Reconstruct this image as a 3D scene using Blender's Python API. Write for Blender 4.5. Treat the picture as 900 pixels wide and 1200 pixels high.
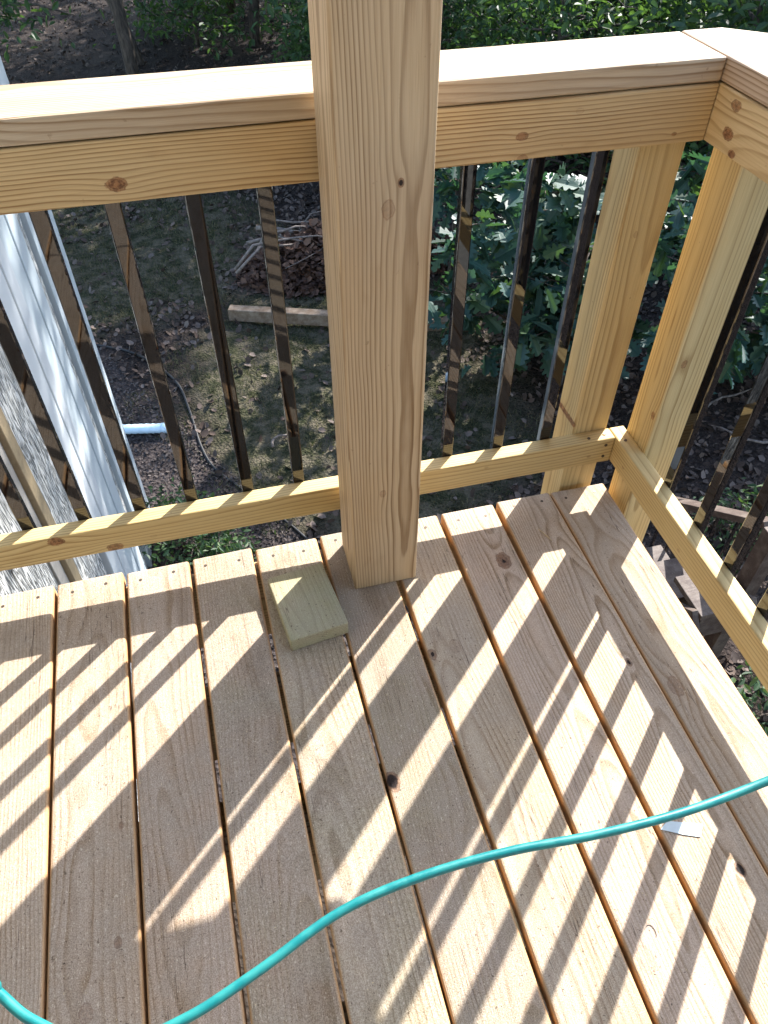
import bpy, bmesh, math, random
import numpy as np
from mathutils import Vector, Matrix, Euler

for o in list(bpy.data.objects): bpy.data.objects.remove(o)
S = bpy.context.scene
COL = S.collection
rnd = random.Random(7)
npr = np.random.default_rng(11)

# ------------------------------------------------------------------ camera
CAM = Vector((-0.1785, -1.0010, 1.3266)); CROT = (0.7577, 0.0017, -0.2479); FPX = 873.65
cd = bpy.data.cameras.new('camera'); cam = bpy.data.objects.new('camera', cd); COL.objects.link(cam)
cam.location = CAM; cam.rotation_euler = CROT
cd.sensor_fit = 'VERTICAL'; cd.sensor_height = 36; cd.lens = FPX / 1200 * 36
cd.clip_start = 0.02; cd.clip_end = 400
S.camera = cam

# ------------------------------------------------------------------ sky, sun, exposure
SUN = Vector((1.03, 0.963, 1.0)).normalized()
el = math.asin(SUN.z); az = math.atan2(SUN.x, SUN.y)
W = bpy.data.worlds.new('World'); S.world = W; W.use_nodes = True
wn = W.node_tree; bg = wn.nodes['Background']
sky = wn.nodes.new('ShaderNodeTexSky'); sky.sky_type = 'NISHITA'; sky.sun_disc = False
sky.sun_elevation = el; sky.sun_rotation = az; sky.air_density = 1.0; sky.dust_density = 1.0
wn.links.new(sky.outputs[0], bg.inputs[0]); bg.inputs[1].default_value = 0.13
sl = bpy.data.lights.new('sun', 'SUN'); sl.energy = 3.3; sl.angle = math.radians(0.53); sl.color = (1, 0.965, 0.92)
so = bpy.data.objects.new('sun', sl); COL.objects.link(so)
so.rotation_euler = (-SUN).to_track_quat('-Z', 'Y').to_euler(); so.location = SUN * 30
S.view_settings.view_transform = 'Standard'; S.view_settings.look = 'None'
S.view_settings.gamma = 1; S.view_settings.use_curve_mapping = False
S.view_settings.exposure = 2.3
S.render.engine = 'CYCLES'
S.cycles.use_denoising = True; S.cycles.caustics_reflective = False; S.cycles.caustics_refractive = False
S.cycles.sample_clamp_indirect = 4; S.cycles.max_bounces = 6; S.cycles.diffuse_bounces = 3

# ------------------------------------------------------------------ measured dimensions (metres, deck top z = 0)
GZ = -2.9                                   # ground
LRB, LRT = 0.0972, 0.1699                     # bottom rail
URB, URT, CAPT = 0.8370, 0.9263, 0.9642     # top rail, cap
YR, XR = 0.1587, 0.6772                      # inner faces of the two railings
YE, XE = 0.1791, 0.6944                     # deck edges
PI = math.pi
_R = Euler(CROT).to_matrix()
def px(x, y, axis, val):
    d = _R @ Vector(((x - 450) / FPX, -(y - 600) / FPX, -1))
    t = (val - CAM[axis]) / d[axis]
    return CAM + t * d

# ------------------------------------------------------------------ object helpers
def tag(o, label=None, cat=None, group=None, kind=None):
    if label: o['label'] = label
    if cat: o['category'] = cat
    if group: o['group'] = group
    if kind: o['kind'] = kind
    return o
def empty(name, loc=(0, 0, 0), label=None, cat=None, group=None):
    o = bpy.data.objects.new(name, None); COL.objects.link(o); o.location = loc
    return tag(o, label, cat, group)
def link(name, me, mat, parent=None, M=None):
    o = bpy.data.objects.new(name, me); COL.objects.link(o)
    if mat and not me.materials: me.materials.append(mat)
    if parent:
        o.parent = parent
        o.matrix_parent_inverse = Matrix.Identity(4)
        off = Matrix.Identity(4)
        pl = parent
        W_ = Matrix.Identity(4)
        while pl: W_ = pl.matrix_basis @ W_; pl = pl.parent
        if M is not None: o.matrix_basis = W_.inverted() @ M
    elif M is not None: o.matrix_basis = M
    return o
def box_mesh(L, Wd, T, bev=0.003, seg=2, taper=None):
    bm = bmesh.new(); bmesh.ops.create_cube(bm, size=1)
    for v in bm.verts: v.co = Vector((v.co.x * L, v.co.y * Wd, v.co.z * T))
    if bev: bmesh.ops.bevel(bm, geom=bm.edges[:], offset=bev, segments=seg, profile=0.5, affect='EDGES')
    me = bpy.data.meshes.new('box'); bm.to_mesh(me); bm.free()
    for p in me.polygons: p.use_smooth = False
    return me
ORI = {'x_up': Matrix(((1, 0, 0), (0, 1, 0), (0, 0, 1))),            # length X, width Y, thick Z
       'x_front': Matrix(((1, 0, 0), (0, 0, -1), (0, 1, 0))),        # length X, width Z, face -Y
       'y_up': Matrix(((0, -1, 0), (1, 0, 0), (0, 0, 1))),           # length Y, width X, face Z
       'y_side': Matrix(((0, 0, -1), (1, 0, 0), (0, -1, 0))),        # length Y, width Z, face -X
       'z_front': Matrix(((0, 1, 0), (0, 0, -1), (-1, 0, 0)))}       # length Z, width X, face -Y
ORI['z_front'] = Matrix(((0, -1, 0), (0, 0, -1), (1, 0, 0)))
def ori(k, c, yaw=0):
    return Matrix.Translation(c) @ Matrix.Rotation(yaw, 4, 'Z') @ ORI[k].to_4x4()
def board(name, parent, k, c, dims, mat=None, bev=0.003, yaw=0, seg=2, **w):
    M = ori(k, Vector(c), yaw)
    if mat is None:
        kn = w.pop('knots', [])
        Mi = M.inverted()
        mat = wood('wood_' + name, knots=[(Mi @ Vector(q[0]),) + tuple(q[1:]) for q in kn], **w)
    return link(name, box_mesh(*dims, bev=bev, seg=seg), mat, parent, M)
def tube_mesh(pts, rad, n=8, cap=True):
    pts = [Vector(p) for p in pts]; V = []; F = []
    up = Vector((0, 0, 1)); prev = None
    for i, p in enumerate(pts):
        t = (pts[min(i + 1, len(pts) - 1)] - pts[max(i - 1, 0)]).normalized()
        if prev is None:
            a = t.cross(up) if abs(t.dot(up)) < 0.95 else t.cross(Vector((1, 0, 0)))
        else: a = prev - t * prev.dot(t)
        a.normalize(); b = t.cross(a); prev = a
        r = rad[i] if hasattr(rad, '__len__') else rad
        for j in range(n):
            th = 2 * PI * j / n; V.append(p + a * r * math.cos(th) + b * r * math.sin(th))
    for i in range(len(pts) - 1):
        for j in range(n):
            F.append((i * n + j, i * n + (j + 1) % n, (i + 1) * n + (j + 1) % n, (i + 1) * n + j))
    if cap: F.append(tuple(range(n))[::-1]); F.append(tuple((len(pts) - 1) * n + j for j in range(n)))
    me = bpy.data.meshes.new('tube'); me.from_pydata([tuple(v) for v in V], [], F)
    for p in me.polygons: p.use_smooth = True
    return me
def smooth_path(P, n=10):
    P = [Vector(p) for p in P]; out = []
    for i in range(len(P) - 1):
        a, b, c, d = P[max(i - 1, 0)], P[i], P[i + 1], P[min(i + 2, len(P) - 1)]
        for k in range(n):
            t = k / n
            out.append(0.5 * ((2 * b) + (c - a) * t + (2 * a - 5 * b + 4 * c - d) * t * t + (3 * b - a - 3 * c + d) * t ** 3))
    out.append(P[-1]); return out

# ------------------------------------------------------------------ node helpers
class NT:
    def __init__(s, name):
        s.m = bpy.data.materials.new(name); s.m.use_nodes = True; s.t = s.m.node_tree
        s.b = s.t.nodes['Principled BSDF']; s.out = s.t.nodes['Material Output']
    def n(s, ty, **kw):
        nd = s.t.nodes.new(ty)
        for k, v in kw.items(): setattr(nd, k, v)
        return nd
    def put(s, sock, v):
        if isinstance(v, bpy.types.NodeSocket): s.t.links.new(v, sock)
        elif v is not None: sock.default_value = v
    def ma(s, op, a, b=None, c=None, clamp=False):
        nd = s.n('ShaderNodeMath', operation=op, use_clamp=clamp)
        s.put(nd.inputs[0], a); s.put(nd.inputs[1], b); s.put(nd.inputs[2], c); return nd.outputs[0]
    def noise(s, vec, scale, detail=3, rough=0.55, dist=0, out=0):
        nd = s.n('ShaderNodeTexNoise'); s.put(nd.inputs['Vector'], vec)
        nd.inputs['Scale'].default_value = scale; nd.inputs['Detail'].default_value = detail
        nd.inputs['Roughness'].default_value = rough; nd.inputs['Distortion'].default_value = dist
        return nd.outputs[out]
    def vor(s, vec, scale, rand=1, out='Distance', feature='F1'):
        nd = s.n('ShaderNodeTexVoronoi', feature=feature); s.put(nd.inputs['Vector'], vec)
        nd.inputs['Scale'].default_value = scale; nd.inputs['Randomness'].default_value = rand
        return nd.outputs[out]
    def mapr(s, v, a, b, c=0.0, d=1.0, smooth=True):
        nd = s.n('ShaderNodeMapRange'); nd.interpolation_type = 'SMOOTHSTEP' if smooth else 'LINEAR'
        s.put(nd.inputs[0], v)
        for i, q in enumerate((a, b, c, d)): s.put(nd.inputs[i + 1], q)
        return nd.outputs[0]
    def mix(s, f, a, b, blend='MIX'):
        nd = s.n('ShaderNodeMix', data_type='RGBA', blend_type=blend)
        s.put(nd.inputs[0], f); 
        for i, q in ((6, a), (7, b)):
            s.put(nd.inputs[i], q if isinstance(q, bpy.types.NodeSocket) else (*q[:3], 1))
        return nd.outputs[2]
    def xyz(s, x, y, z):
        nd = s.n('ShaderNodeCombineXYZ')
        for i, q in enumerate((x, y, z)): s.put(nd.inputs[i], q)
        return nd.outputs[0]
    def sep(s, v):
        nd = s.n('ShaderNodeSeparateXYZ'); s.put(nd.inputs[0], v); return nd.outputs
    def vm(s, op, a, b):
        nd = s.n('ShaderNodeVectorMath', operation=op); s.put(nd.inputs[0], a); s.put(nd.inputs[1], b); return nd.outputs[0]
    def ramp(s, f, st):
        nd = s.n('ShaderNodeValToRGB'); e = nd.color_ramp.elements
        while len(e) < len(st): e.new(0.5)
        for el_, (p, c) in zip(e, st): el_.position = p; el_.color = (*c[:3], 1) if hasattr(c, '__len__') else (c, c, c, 1)
        s.put(nd.inputs[0], f); return nd.outputs[0]
    def bump(s, h, st, dist=0.01, nrm=None):
        nd = s.n('ShaderNodeBump'); nd.inputs['Strength'].default_value = st; nd.inputs['Distance'].default_value = dist
        s.put(nd.inputs['Height'], h); s.put(nd.inputs['Normal'], nrm); return nd.outputs[0]
    def set(s, **kw):
        for k, v in kw.items():
            i = s.b.inputs[k.replace('_', ' ')]
            s.put(i, (*v, 1) if isinstance(v, tuple) and len(v) == 3 else v)
        return s.m

def wood(name, seed=0, light=(.60, .44, .24), dark=(.36, .215, .09), period=.0062, pith=(.01, -.05), tilt=.02, knots=(),
         weather=0.0, contrast=0.75, wob=1.0, green=0.0, rough=.62, edge=0, cracks=()):
    N = NT(name); r_ = random.Random(seed * 7 + 3)
    tc = N.n('ShaderNodeTexCoord').outputs['Object']
    so_ = (r_.uniform(-9, 9), r_.uniform(-9, 9), r_.uniform(-9, 9))
    P = N.vm('ADD', tc, so_)
    x, y, z = N.sep(tc)
    low = N.vm('MULTIPLY', P, (1.1, 3.5, 3.5))
    nw = N.n('ShaderNodeTexNoise'); N.put(nw.inputs['Vector'], low); nw.inputs['Scale'].default_value = 1.6; nw.inputs['Detail'].default_value = 2
    w = N.sep(nw.outputs['Color'])
    yy = N.ma('SUBTRACT', N.ma('SUBTRACT', y, pith[0]), N.ma('MULTIPLY', x, tilt))
    yy = N.ma('ADD', yy, N.ma('MULTIPLY', N.ma('SUBTRACT', w[0], .5), .035 * wob))
    zz = N.ma('SUBTRACT', z, pith[1]); zz = N.ma('ADD', zz, N.ma('MULTIPLY', N.ma('SUBTRACT', w[1], .5), .05 * wob))
    zz = N.ma('ADD', zz, N.ma('MULTIPLY', x, r_.uniform(-.012, .012)))
    rr = N.ma('SQRT', N.ma('ADD', N.ma('MULTIPLY', yy, yy), N.ma('MULTIPLY', zz, zz)))
    rr = N.ma('ADD', rr, N.ma('MULTIPLY', N.noise(N.vm('MULTIPLY', P, (7, 45, 45)), 1, 2), .0022))
    kmask = None; hole = None
    kn_ = N.ma('SUBTRACT', N.noise(P, 75, 3, .6), .5) if knots else None
    for k in knots:
        kp, s_ = k[0], k[1]; face = k[2] if len(k) > 2 else 'z'; st = k[3] if len(k) > 3 else 1.0; hl = k[4] if len(k) > 4 else 0
        v = y if face == 'z' else z; kv = kp.y if face == 'z' else kp.z
        dx = N.ma('SUBTRACT', x, kp.x); dv = N.ma('SUBTRACT', v, kv)
        dist_n = N.ma('MULTIPLY', kn_, s_ * .9)
        d = N.ma('SQRT', N.ma('ADD', N.ma('MULTIPLY', N.ma('MULTIPLY', dx, dx), .42), N.ma('MULTIPLY', dv, dv)))
        d = N.ma('ADD', d, dist_n)
        # grain flows round the knot
        d2 = N.ma('ADD', N.ma('MULTIPLY', N.ma('MULTIPLY', dx, dx), .12), N.ma('MULTIPLY', dv, dv))
        g = N.ma('EXPONENT', N.ma('DIVIDE', d2, -(1.9 * s_) ** 2))
        rr = N.ma('ADD', rr, N.ma('MULTIPLY', g, s_ * .6 * st))
        ring = N.ma('MULTIPLY', N.ma('ADD', N.ma('SINE', N.ma('MULTIPLY', d, 2 * PI / (s_ * .3))), 1), .5)
        m = N.ma('MULTIPLY', N.mapr(d, s_ * 1.08, s_ * .8), N.ma('ADD', .84 * st * st, N.ma('MULTIPLY', ring, .12 * st)))
        m = N.ma('MAXIMUM', m, N.ma('MULTIPLY', N.mapr(N.ma('ABSOLUTE', N.ma('SUBTRACT', d, s_)), s_ * .22, 0), .85 * st))
        kmask = m if kmask is None else N.ma('MAXIMUM', kmask, m)
        if hl:
            h = N.mapr(d, s_ * .75 * hl, s_ * .5 * hl); hole = h if hole is None else N.ma('MAXIMUM', hole, h)
    ph = N.ma('FRACT', N.ma('DIVIDE', rr, period))
    ringv = N.ramp(ph, [(0, .12), (.07, 0), (.40, .06), (.66, .35), (.84, 1), (.95, .95), (1, .12)])
    # ring strength varies over the board
    rv = N.ma('MULTIPLY', ringv, N.mapr(N.noise(N.vm('MULTIPLY', P, (1.2, 14, 14)), 1.5, 2), .3, .7, .55, 1.1))
    col = N.mix(N.ma('MULTIPLY', rv, contrast), light, dark)
    fib = N.noise(N.vm('MULTIPLY', P, (9, 420, 420)), 1, 2, .6)
    col = N.mix(N.mapr(fib, .3, .75, 0, .32), col, N.mix(1.0, col, (.62, .55, .47), 'MULTIPLY'))
    big = N.noise(N.vm('MULTIPLY', P, (2.0, 9, 9)), 1.3, 3)
    col = N.mix(N.mapr(big, .35, .72, 0, .5), col, N.mix(1.0, col, (.93, .84, .7), 'MULTIPLY'))
    if green: col = N.mix(N.mapr(N.noise(P, 6, 4), .35, .65, 0, green), col, (.30, .33, .21))
    hgt = N.ma('MULTIPLY', fib, .8)
    if weather:
        g1 = N.noise(P, 14, 3, .65)
        col = N.mix(N.mapr(g1, .35, .7, .15 * weather, .75 * weather), col, (.43, .36, .285))
        fz = N.noise(N.vm('MULTIPLY', P, (1, 1, 1)), 520, 2, .7)
        col = N.mix(N.mapr(fz, .40, .62, 0, .75 * weather), col, N.mix(1.0, col, (.50, .45, .40), 'MULTIPLY'))
        fl = N.noise(N.vm('MULTIPLY', P, (.55, 1, 1)), 330, 2, .6)
        col = N.mix(N.mapr(fl, .62, .70, 0, .5 * weather), col, (.78, .68, .52))
        sp = N.noise(P, 170, 2, .55); spm = N.mapr(sp, .665, .72)
        col = N.mix(N.ma('MULTIPLY', spm, .75), col, (.10, .065, .04))
        st_ = N.noise(N.vm('MULTIPLY', P, (1.3, 4, 4)), 3, 3, .65)
        col = N.mix(N.mapr(st_, .52, .70, 0, .55 * weather), col, N.mix(1.0, col, (.60, .56, .50), 'MULTIPLY'))
        ck = N.noise(N.vm('MULTIPLY', P, (3.0, 95, 95)), 1, 2, .5)        # drying checks along the grain
        ckm = N.mapr(N.ma('ABSOLUTE', N.ma('SUBTRACT', ck, .5)), .012, 0.0)
        ckm = N.ma('MULTIPLY', ckm, N.mapr(N.noise(N.vm('MULTIPLY', P, (2.5, 12, 12)), 1.4, 2), .50, .60))
        col = N.mix(N.ma('MULTIPLY', ckm, .8), col, (.09, .06, .04))
        hgt = N.ma('ADD', hgt, N.ma('MULTIPLY', fz, 1.6 * weather))
    else:
        sp = N.noise(P, 60, 3, .5)
        col = N.mix(N.ma('MULTIPLY', N.mapr(sp, .72, .77), .45), col, (.2, .12, .06))
        st_ = N.noise(N.vm('MULTIPLY', P, (2, 5, 5)), 4, 4, .6)
        col = N.mix(N.mapr(st_, .58, .75, 0, .3), col, N.mix(1.0, col, (.7, .62, .55), 'MULTIPLY'))
    for cy_, x0_, x1_ in cracks:
        dv_ = N.ma('ABSOLUTE', N.ma('SUBTRACT', N.ma('ADD', y, N.ma('MULTIPLY', N.ma('SUBTRACT', w[2], .5), .006)), cy_))
        cm_ = N.ma('MULTIPLY', N.mapr(dv_, .0011, .0003), N.ma('MULTIPLY', N.mapr(x, x0_, x0_ + .06), N.mapr(x, x1_, x1_ - .06)))
        col = N.mix(N.ma('MULTIPLY', cm_, .85), col, (.07, .04, .025))
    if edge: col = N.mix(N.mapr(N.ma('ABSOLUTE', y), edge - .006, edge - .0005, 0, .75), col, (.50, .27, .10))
    if kmask is not None:
        kc = N.mix(N.mapr(N.noise(P, 160, 3), .35, .65), (.10, .032, .012), (.30, .135, .055))
        if weather: kc = N.mix(.5, kc, (.16, .115, .085))
        col = N.mix(kmask, col, kc)
    if hole is not None:
        col = N.mix(hole, col, (.02, .012, .01))
    N.set(Base_Color=col, Roughness=N.mapr(fib, .2, .8, rough - .08, rough + .14), Normal=N.bump(hgt, .5, .002))
    N.b.inputs['Specular IOR Level'].default_value = .32
    return N.m

def plain(name, colr, rough=.5, metal=0, var=.12, scale=30, bump=.0, spec=.5, coat=0):
    N = NT(name); tc = N.n('ShaderNodeTexCoord').outputs['Object']
    n1 = N.noise(tc, scale, 4)
    c2 = tuple(max(0, c * (1 - 2.2 * var)) for c in colr)
    col = N.mix(N.mapr(n1, .35, .7), colr, c2)
    N.set(Base_Color=col, Roughness=N.mapr(n1, .2, .8, rough * .85, min(1, rough * 1.2)), Metallic=metal)
    N.b.inputs['Specular IOR Level'].default_value = spec
    if coat: N.b.inputs['Coat Weight'].default_value = coat; N.b.inputs['Coat Roughness'].default_value = .03
    if bump: N.set(Normal=N.bump(n1, bump, .004))
    return N.m

def island_mat(name, cols, rough=.8, transl=0.0, tint_noise=True, sat=None):
    """colour by leaf (random per island)"""
    N = NT(name); g = N.n('ShaderNodeNewGeometry')
    oi = N.n('ShaderNodeObjectInfo')
    rv = N.ma('FRACT', N.ma('ADD', g.outputs['Random Per Island'], oi.outputs['Random']))
    k = len(cols)
    col = N.ramp(rv, [(i / (k - 1) if k > 1 else 0, c) for i, c in enumerate(cols)])
    tc = N.n('ShaderNodeTexCoord').outputs['Object']
    col = N.mix(N.mapr(N.noise(tc, 45, 3), .3, .7, 0, .45), col, N.mix(1.0, col, (.6, .62, .55), 'MULTIPLY'))
    N.set(Base_Color=col, Roughness=rough); N.b.inputs['Specular IOR Level'].default_value = .35
    if transl:
        tr = N.n('ShaderNodeBsdfTranslucent'); ms = N.n('ShaderNodeMixShader'); ms.inputs[0].default_value = transl
        tcol = N.mix(1.0, col, (1.35, 1.5, .55), 'MULTIPLY')
        N.put(tr.inputs['Color'], tcol); N.put(ms.inputs[1], N.b.outputs[0]); N.put(ms.inputs[2], tr.outputs[0])
        N.put(N.out.inputs['Surface'], ms.outputs[0])
    return N.m

# ------------------------------------------------------------------ ground
def ground_h(x, y):
    return GZ + 0.05 * np.sin(x * .9 + 1) * np.cos(y * .7) + 0.03 * np.sin(x * 2.3 + y * 1.7) + .012 * np.sin(7 * x) * np.cos(6.1 * y) + 0.018 * np.maximum(0, y - 8)
def make_ground():
    xs = np.concatenate([np.linspace(-120, -14, 12), np.linspace(-12, 24, 181), np.linspace(26, 130, 12)])
    ys = np.concatenate([np.linspace(-60, -5, 8), np.linspace(-4, 28, 161), np.linspace(30, 200, 14)])
    X, Y = np.meshgrid(xs, ys); Z = ground_h(X, Y)
    V = np.stack([X, Y, Z], -1).reshape(-1, 3); nx = len(xs)
    F = [(j * nx + i, j * nx + i + 1, (j + 1) * nx + i + 1, (j + 1) * nx + i) for j in range(len(ys) - 1) for i in range(nx - 1)]
    me = bpy.data.meshes.new('ground'); me.from_pydata(V.tolist(), [], F)
    for p in me.polygons: p.use_smooth = True
    N = NT('soil'); tc = N.n('ShaderNodeTexCoord').outputs['Object']; x, y, z = N.sep(tc)
    wob = N.ma('MULTIPLY', N.ma('SUBTRACT', N.noise(tc, 1.1, 4), .5), 1.6)
    # lawn patch, mulch bed by the house, woodland litter elsewhere
    dx = N.ma('DIVIDE', N.ma('SUBTRACT', x, .9), 1.65); dy = N.ma('DIVIDE', N.ma('SUBTRACT', y, 4.6), 2.1)
    lawn = N.mapr(N.ma('ADD', N.ma('SQRT', N.ma('ADD', N.ma('MULTIPLY', dx, dx), N.ma('MULTIPLY', dy, dy))), N.ma('MULTIPLY', wob, .45)), 1.1, .8)
    dx2 = N.ma('DIVIDE', N.ma('ADD', x, 2.0), 2.6); dy2 = N.ma('DIVIDE', N.ma('SUBTRACT', y, 7.6), 1.9)
    lawn2 = N.mapr(N.ma('ADD', N.ma('SQRT', N.ma('ADD', N.ma('MULTIPLY', dx2, dx2), N.ma('MULTIPLY', dy2, dy2))), N.ma('MULTIPLY', wob, .45)), 1.1, .8)
    lawn = N.ma('MAXIMUM', lawn, lawn2)
    fine = N.noise(tc, 38, 5, .7); mid = N.noise(tc, 7, 4, .6)
    litter = N.mix(N.mapr(fine, .35, .68), (.021, .016, .014), (.068, .051, .043))
    litter = N.mix(N.mapr(mid, .45, .7, 0, .7), litter, (.019, .015, .013))
    grass = N.mix(N.mapr(fine, .3, .7), (.013, .018, .008), (.065, .062, .033))
    grass = N.mix(N.mapr(mid, .40, .62), grass, N.mix(fine, (.05, .04, .028), (.155, .135, .092)))
    col = N.mix(lawn, litter, grass)
    edge = N.ma('ADD', N.ma('MULTIPLY', N.ma('SUBTRACT', y, 3.85), -.52), -.42)
    bed = N.ma('MULTIPLY', N.mapr(N.ma('SUBTRACT', x, edge), .06, -.04), N.mapr(y, 6.0, 5.8))
    chips = N.vor(tc, 42, out='Color')
    mul = N.mix(N.sep(chips)[0], (.034, .027, .025), (.08, .065, .06))
    col = N.mix(bed, col, mul)
    und = N.ma('MULTIPLY', N.mapr(N.ma('ADD', y, N.ma('MULTIPLY', wob, .3)), .9, .5), N.mapr(x, 1.5, 1.1))   # plain soil colour under the deck
    col = N.mix(und, col, N.mix(fine, (.035, .027, .02), (.075, .055, .042)))
    hg = N.ma('ADD', fine, N.ma('MULTIPLY', N.vor(tc, 42), .8))
    N.set(Base_Color=col, Roughness=.95, Normal=N.bump(hg, .9, .03)); N.b.inputs['Specular IOR Level'].default_value = .1
    return tag(link('ground', me, N.m), kind='structure')
make_ground()

# ------------------------------------------------------------------ deck
RAIL = dict(light=(.61, .45, .235), dark=(.27, .155, .058), contrast=1.0)
DECK = dict(light=(.55, .43, .31), dark=(.33, .23, .14), weather=.75, contrast=.9, rough=.8)
deck = empty('deck', (0, 0, 0), 'new wooden porch deck of long planks with open gaps and rounded edges', 'deck')
far = [-1.827, -1.679, -1.531, -1.383, -1.235, -1.087, -.939, -.791, -.643, -.492, -.344, -.199, -.045, .106, .255, .400, .547, .6944]
drift = [.03] * 8 + [.029, .020, .021, .018, .014, .009, .007, .001, .0, .0]   # X shift per metre towards the viewer
NEAR = -3.6
deck_knots = [((590, 657), .015, 1.0, .45), ((507, 767), .0085, .9, .8), ((533, 757), .010, .45, 0), ((792, 803), .013, .7, 0), ((460, 916), .012, 1.0, 1.1),
              ((868, 1019), .0075, 1.0, 1.25), ((737, 776), .006, .9, .8), ((142, 967), .004, .8, 0), ((98, 978), .004, .6, 0), ((138, 1105), .0055, .8, 0),
              ((101, 1188), .009, .6, 0), ((340, 655), .013, .5, 0), ((180, 668), .011, .5, 0), ((757, 1125), .012, .4, 0), ((695, 905), .004, .8, 0),
              ((620, 660), .004, .6, 0), ((750, 600), .004, .8, 0), ((320, 1075), .004, .5, 0), ((570, 1075), .003, .5, 0)]
kw_ = [(px(*k[0], 2, 0.0),) + k[1:] for k in deck_knots]
screw_me = bpy.data.meshes.new('screw')
_bm = bmesh.new(); bmesh.ops.create_cone(_bm, cap_ends=True, segments=10, radius1=.0042, radius2=.0036, depth=.0022); _bm.to_mesh(screw_me); _bm.free()
screw_me.materials.append(plain('screw_steel', (.10, .075, .055), .5, .7))
for i in range(len(far) - 1):
    gl = .003 if i >= 16 else (.0085 if i < 13 else .011)
    gr = (.0085 if i + 1 < 13 else .011) if i + 1 < 16 else (.003 if i + 1 == 16 else 0)
    a, b = far[i] + gl / 2, far[i + 1] - gr / 2
    sl_ = (drift[i] + drift[i + 1]) / 2
    ye = YE + rnd.uniform(-.004, .004); L = ye - NEAR
    cy = (ye + NEAR) / 2; cx = (a + b) / 2 + sl_ * (ye - cy)
    vis = i >= 7
    kk = [(q[0], q[1], 'z', q[2], q[3]) for q in kw_ if vis and a - .002 < q[0].x - sl_ * (ye - q[0].y) < b + .002]
    wv = .75 + rnd.uniform(-.1, .2)
    tone = 1 + rnd.uniform(-.13, .10)
    D = dict(DECK); D['weather'] = wv; D['light'] = tuple(c * tone for c in (.56, .455 + rnd.uniform(-.015, .015), .35))
    if i in (10, 11, 12): D['green'] = .28; D['weather'] = .95
    if i in (14, 15, 16): D['weather'] = .6; D['contrast'] = 1.0
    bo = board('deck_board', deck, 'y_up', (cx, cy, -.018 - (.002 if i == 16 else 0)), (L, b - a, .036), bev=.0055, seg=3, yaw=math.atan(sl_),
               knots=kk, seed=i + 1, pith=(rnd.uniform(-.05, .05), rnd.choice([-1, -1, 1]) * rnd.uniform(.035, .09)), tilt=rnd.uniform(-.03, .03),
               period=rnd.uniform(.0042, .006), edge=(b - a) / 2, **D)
    if vis:
        for yy_ in (ye - .03,):
            for s in (.24, .76):
                xx = a + (b - a) * s + rnd.uniform(-.006, .006)
                link('screw', screw_me, None, bo, Matrix.Translation((xx, yy_ + rnd.uniform(-.006, .006), -.0006 - (.002 if i == 16 else 0))))
for j, y in enumerate([.148] + [-.16 - .305 * q for q in range(11)]):
    board('joist', deck, 'x_front', ((-1.827 + .65) / 2, y, -.0395 - .12), (2.5, .24, .045), seed=60 + j, weather=.3, **RAIL)
board('rim_joist', deck, 'y_side', (.6725, -1.66, -.16), (3.5, .24, .036), seed=75, weather=.3, **RAIL)
board('beam', deck, 'x_front', (-.58, -.315, -.376), (2.4, .19, .076), seed=76, weather=.4, **RAIL)
for x in (.5, -1.6):
    board('support_post', deck, 'z_front', (x, -.315, (GZ - .1 - .472) / 2), (abs(GZ - .1 + .472), .14, .14), seed=77, weather=.4, **RAIL)

# ------------------------------------------------------------------ porch post and railings
post = empty('porch_post', (.07, .07, 0), 'tall square pine post standing on the deck in front of the railing', 'post')
board('post_shaft', post, 'z_front', (.077, .07, 1.3), (2.6, .141, .14), bev=.004, seed=101, pith=(-.035, .01), tilt=.006, period=.0052, wob=.45, contrast=1.0, cracks=((-.018, -.02, 1.4), (-.004, .10, .9)),
      light=(.57, .43, .27), dark=(.27, .17, .085), knots=[(px(455, 245, 1, 0), .0085, 'z', .55), (px(449, 578, 1, 0), .006, 'z', .6), (px(470, 214, 1, 0), .004, 'z', .9, 1)])
# hairline drying check on the post face is in the grain; the post carries the beam of the porch roof above the picture
BLACK = NT('black_enamel')
_tc = BLACK.n('ShaderNodeTexCoord').outputs['Object']
_s = BLACK.noise(_tc, 120, 3, .6)
BLACK.set(Base_Color=(.006, .006, .007), Roughness=BLACK.mapr(_s, .45, .8, .015, .07), Normal=BLACK.bump(BLACK.noise(_tc, 14, 1), .02, .002))
BLACK.b.inputs['IOR'].default_value = 1.7; BLACK.b.inputs['Coat Weight'].default_value = .0
BLACK = BLACK.m
bal_me = box_mesh(.77, .0255, .017, bev=.0022, seg=2)

rail = empty('back_railing', (0, YR, 0), 'straight pine railing behind the tall post with black metal balusters', 'railing')
XL = -1.85
def kf(lst, axis, val): return [(px(a, b, axis, val), s, 'z', st) for a, b, s, st in lst]
board('cap_board', rail, 'x_up', ((XL + XR - .001) / 2, YR + .0745, (URT + CAPT) / 2 + .001), (XR - .001 - XL, .149, CAPT - URT - .002), seed=110, bev=.004, pith=(.06, -.06), wob=.6, period=.0055, light=(.50, .40, .28), dark=(.26, .17, .09), contrast=1.0)
board('top_rail', rail, 'x_front', ((XL + XR - .001) / 2, YR + .019, (URB + URT) / 2), (XR - .001 - XL, URT - URB, .038), seed=111, pith=(-.085, -.05), tilt=.004, period=.0052, wob=.35, bev=.003,
      knots=kf([(137, 216, .0095, 1), (612, 160, .006, .9), (612, 186, .0055, .7), (790, 157, .003, .8), (850 - 10, 132, .003, .6), (680, 130, .004, .3)], 1, YR), **RAIL)
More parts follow.
